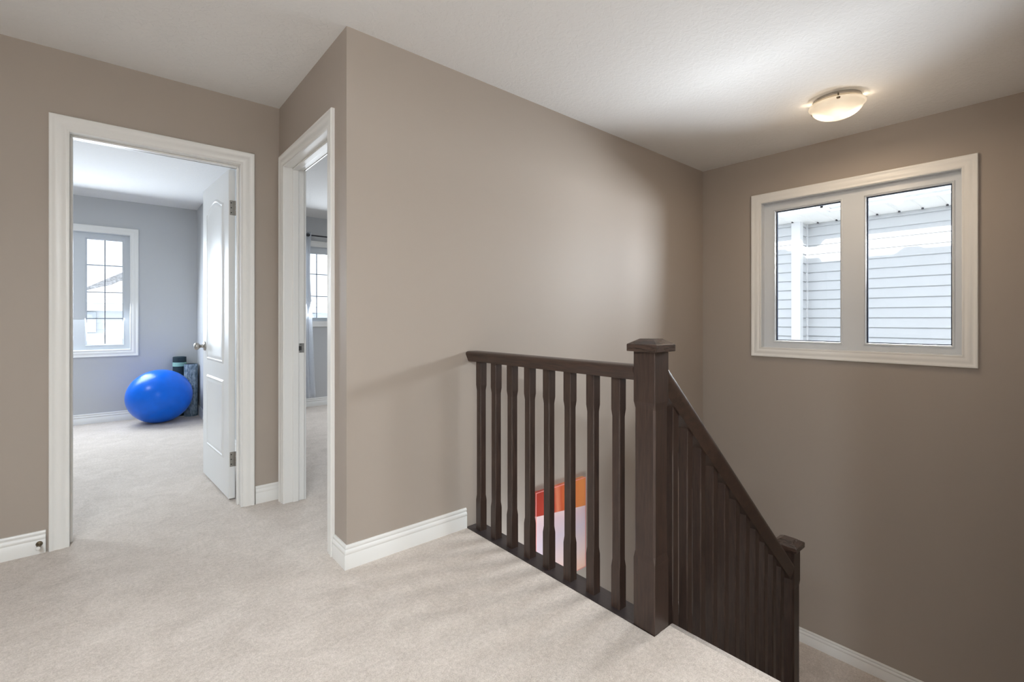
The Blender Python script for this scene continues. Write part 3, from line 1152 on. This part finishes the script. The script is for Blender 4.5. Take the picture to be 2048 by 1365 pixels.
def sheer_mat():
    m = bpy.data.materials.new('sheer_fabric')
    m.use_nodes = True
    nt = m.node_tree
    N, L = nt.nodes, nt.links
    N.remove(N['Principled BSDF'])
    out = N['Material Output']
    d = N.new('ShaderNodeBsdfDiffuse'); d.inputs[0].default_value = (.85, .87, .90, 1)
    t = N.new('ShaderNodeBsdfTranslucent'); t.inputs[0].default_value = (.85, .88, .93, 1)
    tr = N.new('ShaderNodeBsdfTransparent')
    m1 = N.new('ShaderNodeMixShader'); m1.inputs[0].default_value = .5
    L.new(d.outputs[0], m1.inputs[1]); L.new(t.outputs[0], m1.inputs[2])
    m2 = N.new('ShaderNodeMixShader')
    tc = N.new('ShaderNodeTexCoord')
    nz = N.new('ShaderNodeTexNoise'); nz.inputs['Scale'].default_value = 90
    L.new(tc.outputs['Object'], nz.inputs['Vector'])
    mr = N.new('ShaderNodeMapRange'); mr.inputs['To Min'].default_value = .10; mr.inputs['To Max'].default_value = .28
    L.new(nz.outputs['Fac'], mr.inputs['Value']); L.new(mr.outputs[0], m2.inputs[0])
    L.new(m1.outputs[0], m2.inputs[1]); L.new(tr.outputs[0], m2.inputs[2])
    L.new(m2.outputs[0], out.inputs[0])
    return m


cu = tag(empty('sheer_curtain', (1.75, 6.19, 2.185)), 'white sheer curtain panel hanging from the rod in the second bedroom', 'curtain')
bm = bmesh.new()
nu, nv = 90, 40
rowsv = []
for j in range(nv + 1):
    t = j / nv                        # 0 top, 1 bottom
    z = 2.228 + (.135 - 2.228) * t
    row = []
    for i in range(nu + 1):
        s = i / nu
        right = 1.948 - .02 * math.sin(min(1, t * 2.2) * math.pi) + .085 * max(0, (t - .35)) ** 1.5
        x = 1.56 + (right - 1.56) * s
        y = 6.19 + (.020 + .012 * t) * math.sin(s * 5.5 * 2 * math.pi + .9 * t + 1.2) + .012 * math.sin(s * 9 + t * 3) * t
        row.append(bm.verts.new((x, y, z)))
    rowsv.append(row)
for j in range(nv):
    for i in range(nu):
        bm.faces.new((rowsv[j][i], rowsv[j][i + 1], rowsv[j + 1][i + 1], rowsv[j + 1][i]))
o = link('curtain_fabric', bm, sheer_mat(), cu, smooth=True)
sd = o.modifiers.new('thickness', 'SOLIDIFY'); sd.thickness = .0012
for k in range(6):
    s = (k + .35) / 6
    x = 1.56 + .388 * s
    bm = bmesh.new()
    n1, n2 = 24, 8
    ringv = []
    for i in range(n1):
        a = 2 * math.pi * i / n1
        ringv.append([bm.verts.new((x + (-.008 if 1 else 0), 6.168 + .003 * math.sin(b_), 2.185) ) for b_ in [2 * math.pi * q / n2 for q in range(n2)]])
        for q, v in enumerate(ringv[-1]):
            b_ = 2 * math.pi * q / n2
            rad = .0195 + .004 * math.cos(b_)
            v.co = Vector((x + rad * math.cos(a), 6.176 + .003 * math.sin(b_), 2.185 + rad * math.sin(a)))
    for i in range(n1):
        for q in range(n2):
            bm.faces.new((ringv[i][q], ringv[(i + 1) % n1][q], ringv[(i + 1) % n1][(q + 1) % n2], ringv[i][(q + 1) % n2]))
    link('grommet', bm, M['black_metal'], cu, smooth=True)

# ------------------------------------------------------------------ door stop on the baseboard
ds = tag(empty('door_stop', (-.251, Y1 - .013, .048)), 'small bronze spring door stop with white tip on the left baseboard', 'door stop')
bm = bmesh.new()
add_lathe(bm, [(0, 0), (.0125, 0), (.0125, .003), (.009, .008), (.0045, .010), (0, .010)], (-.251, Y1 - .013, .048), (0, -1, 0), 24)
link('base_flange', bm, M['bronze'], ds, smooth=True)
bm = bmesh.new()
prev = None
for k in range(161):
    a = k / 8 * 2 * math.pi / 1.0
    y = Y1 - .021 - .045 * k / 160
    ctr = Vector((-.251 + .006 * math.cos(a), y, .048 - .0025 * (k / 160) + .006 * math.sin(a)))
    ring = [bm.verts.new(ctr + Vector((math.cos(a) * math.cos(b_), math.sin(b_), math.sin(a) * math.cos(b_))) * .0012) for b_ in (0, 1.57, 3.14, 4.71)]
    if prev:
        for q in range(4):
            bm.faces.new((prev[q], prev[(q + 1) % 4], ring[(q + 1) % 4], ring[q]))
    prev = ring
link('spring', bm, M['bronze'], ds, smooth=True)
bm = bmesh.new()
add_lathe(bm, [(0, 0), (.008, 0), (.009, .004), (.008, .011), (0, .012)], (-.251, Y1 - .064, .0455), (0, -1, 0), 20)
tp = link('tip', bm, M['rubber'], ds, smooth=True)
tp['label'] = 'white rubber tip'

# ------------------------------------------------------------------ the neighbour's house seen through the stair window
nb = tag(empty('neighboring_house', (7.5, 0, -3.0)), 'white vinyl-sided house with soffits right outside the stair window', 'house')
XN, XB, YN, YE, ZS = 6.60, 6.35, 2.083, 6.5, 2.300
LAP, ZL = .1115, 2.035
prof = []
z = ZL + 2 * LAP
zz = [ZL + .1115 * 2 - LAP * k for k in range(48)]
for zk in zz:
    if zk < -3.0:
        break
    prof.append(zk)


def siding(bm, p0, p1, out, ztop):
    """lapped courses between plan points p0 and p1, out = outward unit vector"""
    p0, p1, out = Vector(p0), Vector(p1), Vector(out)
    pts = [(0.001, ztop)]
    for zk in prof:
        if zk >= ztop:
            continue
        pts += [(.0165, zk + .006), (.0155, zk), (-.006, zk), (-.006, zk - .010), (.002, zk - .0105)]
    pts.append((.001, -3.0))
    ra = [bm.verts.new((p0.x + out.x * d, p0.y + out.y * d, z)) for d, z in pts]
    rb = [bm.verts.new((p1.x + out.x * d, p1.y + out.y * d, z)) for d, z in pts]
    for k in range(len(pts) - 1):
        bm.faces.new((ra[k], rb[k], rb[k + 1], ra[k + 1]))


bm = bmesh.new()
siding(bm, (XN, -6), (XN, YN), (-1, 0), ZS)
siding(bm, (XB, YN), (XB, YE), (-1, 0), ZS)
siding(bm, (XB, YN), (XN, YN), (0, -1), ZS)
add_box(bm, XN + .012, 13, -6, YE, -3, ZS)
add_box(bm, XB + .012, XN + .02, YN + .012, YE, -3, ZS)
link('siding_wall', bm, M['siding'], nb)
bm = bmesh.new()
add_box(bm, XB - .020, XB + .0, YN - .020, YN + .078, -3, ZS)
add_box(bm, XB, XB + .075, YN - .020, YN, -3, ZS)
link('corner_board', bm, M['siding_trim'], nb)
bm = bmesh.new()
add_box(bm, XN - .020, XN, YN - .022, YN, -3, ZS)
link('inner_corner_bead', bm, M['siding_trim'], nb, bevel=.002)
# soffit panels with V grooves
bm = bmesh.new()


def soffit(bm, x0, x1, y0, y1, step=.195, off=0.0):
    ys = []
    y = y0
    pts = [(y0, 0)]
    k = math.ceil((y0 - off) / step)
    while off + k * step < y1:
        yy = off + k * step
        if yy > y0 + .02 and yy < y1 - .02:
            pts += [(yy - .014, 0), (yy - .004, .012), (yy + .004, .012), (yy + .014, 0)]
        k += 1
    pts.append((y1, 0))
    ra = [bm.verts.new((x0, y, ZS + h)) for y, h in pts]
    rb = [bm.verts.new((x1, y, ZS + h)) for y, h in pts]
    for i in range(len(pts) - 1):
        bm.faces.new((ra[i], ra[i + 1], rb[i + 1], rb[i]))


soffit(bm, 5.92, XN, -6, 1.654)
soffit(bm, 5.66, XN, 1.654, YE)
so = link('soffit', bm, M['soffit'], nb)
k = -4
while k * .195 < 3.2:
    y = k * .195
    x = XN if y < YN else XB
    bm = bmesh.new()
    add_box(bm, x - .030, x - .014, y - .010, y + .010, ZS - .006, ZS + .010)
    link('vent_gap', bm, M['dark_gap'], so)
    k += 1
# fascia and gutters
bm = bmesh.new()
add_box(bm, 5.905, 5.925, -6, 1.654, ZS - .012, ZS + .14)
add_box(bm, 5.645, 5.665, 1.634, YE, ZS - .012, ZS + .14)
add_box(bm, 5.645, 5.925, 1.634, 1.654, ZS - .012, ZS + .14)
link('fascia', bm, M['siding_trim'], nb)


def gutter(x, y0, y1):
    bm = bmesh.new()
    pr = [(0, .02), (-.060, .02), (-.085, .055), (-.085, .075), (-.105, .105), (-.105, .125), (-.098, .125), (0, .125)]
    ra = [bm.verts.new((x + a, y0, ZS + b)) for a, b in pr]
    rb = [bm.verts.new((x + a, y1, ZS + b)) for a, b in pr]
    for i in range(len(pr)):
        j = (i + 1) % len(pr)
        bm.faces.new((ra[i], ra[j], rb[j], rb[i]))
    bm.faces.new(ra); bm.faces.new(rb)
    return link('gutter', bm, M['gutter'], nb)


gutter(5.905, -6, 1.63)
gutter(5.645, 1.58, YE)


def slab(name, corners, th, m, parent):
    bm = bmesh.new()
    lo = [bm.verts.new(c) for c in corners]
    hi = [bm.verts.new((c[0], c[1], c[2] + th)) for c in corners]
    bm.faces.new(lo[::-1]); bm.faces.new(hi)
    for k in range(len(corners)):
        j = (k + 1) % len(corners)
        bm.faces.new((lo[k], lo[j], hi[j], hi[k]))
    return link(name, bm, m, parent)


slab('roof', [(5.86, -6, ZS + .13), (9.9, -6, ZS + 1.9), (9.9, 1.60, ZS + 1.9), (5.86, 1.60, ZS + .13)], .04, M['shingle'], nb)
slab('roof', [(5.60, 1.60, ZS + .13), (9.9, 1.60, ZS + 1.9), (9.9, YE, ZS + 1.9), (5.60, YE, ZS + .13)], .04, M['shingle'], nb)
s1 = slab('roof_snow', [(5.83, -6, ZS + .16), (9.9, -6, ZS + 1.95), (9.9, 1.62, ZS + 1.95), (5.83, 1.62, ZS + .16)], .10, M['snow'], nb)
s2 = slab('roof_snow', [(5.57, 1.60, ZS + .16), (9.9, 1.60, ZS + 1.95), (9.9, YE, ZS + 1.95), (5.57, YE, ZS + .16)], .10, M['snow'], nb)

# eave of this house with snow of uneven height lying on it (its shadow falls on the neighbour)
bm = bmesh.new()
prof = [(-3, 2.435), (.30, 2.435), (.34, 2.465), (.47, 2.465), (.50, 2.395), (.98, 2.392), (1.02, 2.375), (1.24, 2.372), (1.28, 2.43), (1.62, 2.435), (1.66, 2.47),
        (2.1, 2.46), (2.5, 2.44), (7.2, 2.44)]
ra = [bm.verts.new((4.18, y, z)) for y, z in prof]
rb = [bm.verts.new((4.70, y, z)) for y, z in prof]
la = [bm.verts.new((4.18, y, 2.28)) for y, z in prof]
lb = [bm.verts.new((4.70, y, 2.28)) for y, z in prof]
for i in range(len(prof) - 1):
    bm.faces.new((ra[i], ra[i + 1], rb[i + 1], rb[i])); bm.faces.new((la[i], la[i + 1], lb[i + 1], lb[i]))
    bm.faces.new((rb[i], rb[i + 1], lb[i + 1], lb[i])); bm.faces.new((ra[i], ra[i + 1], la[i + 1], la[i]))
bm.faces.new((ra[0], rb[0], lb[0], la[0])); bm.faces.new((ra[-1], rb[-1], lb[-1], la[-1]))
struct(link('roof_eave', bm, M['snow']))

# ------------------------------------------------------------------ houses and snow beyond the bedroom windows
struct(boxes('ground', [(-60, 60, -40, 90, -3.2, -3.0)], M['snow']))
M['far_wall'] = mat('pale_far_siding', (.78, .80, .82), .7, noise=(1, .03))
M['far_trim'] = mat('pale_far_trim', (.62, .66, .70), .7, noise=(1, .03))
hB = tag(empty('white_house', (2, 25, -3)), 'white house with long snowy eave seen through the bedroom window', 'house')
bm = bmesh.new()
pts = [(0.0, 1.45)]
z = 1.45
while z > -3:
    pts += [(.03, z - .22), (0, z - .225)]
    z -= .225
ra = [bm.verts.new((-9, 22 - d, zq)) for d, zq in pts]
rb = [bm.verts.new((18, 22 - d, zq)) for d, zq in pts]
for i in range(len(pts) - 1):
    bm.faces.new((ra[i], ra[i + 1], rb[i + 1], rb[i]))
add_box(bm, -9, 18, 22.02, 29, -3, 1.45)
link('house_wall', bm, M['far_wall'], hB)
bm = bmesh.new()
add_box(bm, -9.4, 18.4, 21.55, 22.0, 1.42, 1.68)
link('fascia', bm, M['far_trim'], hB)
slab('roof_snow', [(-9.4, 21.5, 1.70), (18.4, 21.5, 1.70), (18.4, 25.5, 2.05), (-9.4, 25.5, 2.05)], .12, M['snow'], hB)
for x0 in (-1.25, 6.2, 9.5):
    bm = bmesh.new()
    add_sweep(bm, rect(x0, x0 + .92, .68, 1.38), [(0, 0), (0, .05), (.08, .05), (.08, 0)], put_wall('Y', 21.96, -1))
    wf = link('window_frame', bm, M['far_trim'], hB)
    boxes('window_pane', [(x0 + .08, x0 + .84, 21.93, 21.95, .76, 1.30)], M['far_wall'], wf)

hC = tag(empty('grey_roofed_house', (3, 33, -3)), 'distant house with grey shingled hip roof partly covered with snow', 'house')
boxes('house_wall', [(-3.5, 9.5, 30.3, 37, -3, 1.9)], M['far_wall'], hC)
bm = bmesh.new()
cr = [(-1.35, 30, 2.3), (9.9, 30, 2.3), (9.9, 38, 2.3), (-1.35, 38, 2.3), (2.3, 33.6, 4.75), (6.0, 33.6, 4.75)]
cv = [bm.verts.new(c) for c in cr]
for f in ((0, 1, 5, 4), (1, 2, 5), (2, 3, 4, 5), (3, 0, 4), (0, 3, 2, 1)):
    bm.faces.new([cv[i] for i in f])
link('roof', bm, M['shingle'], hC)
bm = bmesh.new()
# snow on the front slope, leaving the shingles bare along the hip
nrm = Vector((0, -2.45, 3.6)).normalized() * .06
path = [(-1.2, 30.0, 2.3), (9.9, 30.0, 2.3), (6.0, 33.2, 4.48), (3.4, 33.2, 4.48), (2.2, 32.2, 3.85), (1.3, 31.6, 3.4), (.9, 31.15, 3.1), (.45, 31.05, 3.03),
        (.1, 30.7, 2.78), (-.4, 30.45, 2.6)]
lo = [bm.verts.new((x, y, 2.3 + (y - 30) * 2.45 / 3.6)) for x, y, z in path]
hi = [bm.verts.new(v.co + nrm) for v in lo]
bm.faces.new(lo); bm.faces.new(hi)
for k in range(len(path)):
    j = (k + 1) % len(path)
    bm.faces.new((lo[k], lo[j], hi[j], hi[k]))
link('roof_snow', bm, M['snow'], hC)

# low garage roof in front, almost lost in the glare
hD = tag(empty('garage', (-1.5, 19, -3)), 'low snow-covered garage roof at the bottom of the bedroom window view', 'garage')
boxes('garage_wall', [(-5, .25, 17.6, 20.4, -3, .36)], M['far_wall'], hD)
boxes('roof_edge', [(-5.2, .35, 17.4, 20.5, .36, .42)], M['far_trim'], hD)
slab('roof_snow', [(-5.2, 17.4, .42), (.35, 17.4, .42), (.35, 20.5, .42), (-5.2, 20.5, .72)], .08, M['snow'], hD)
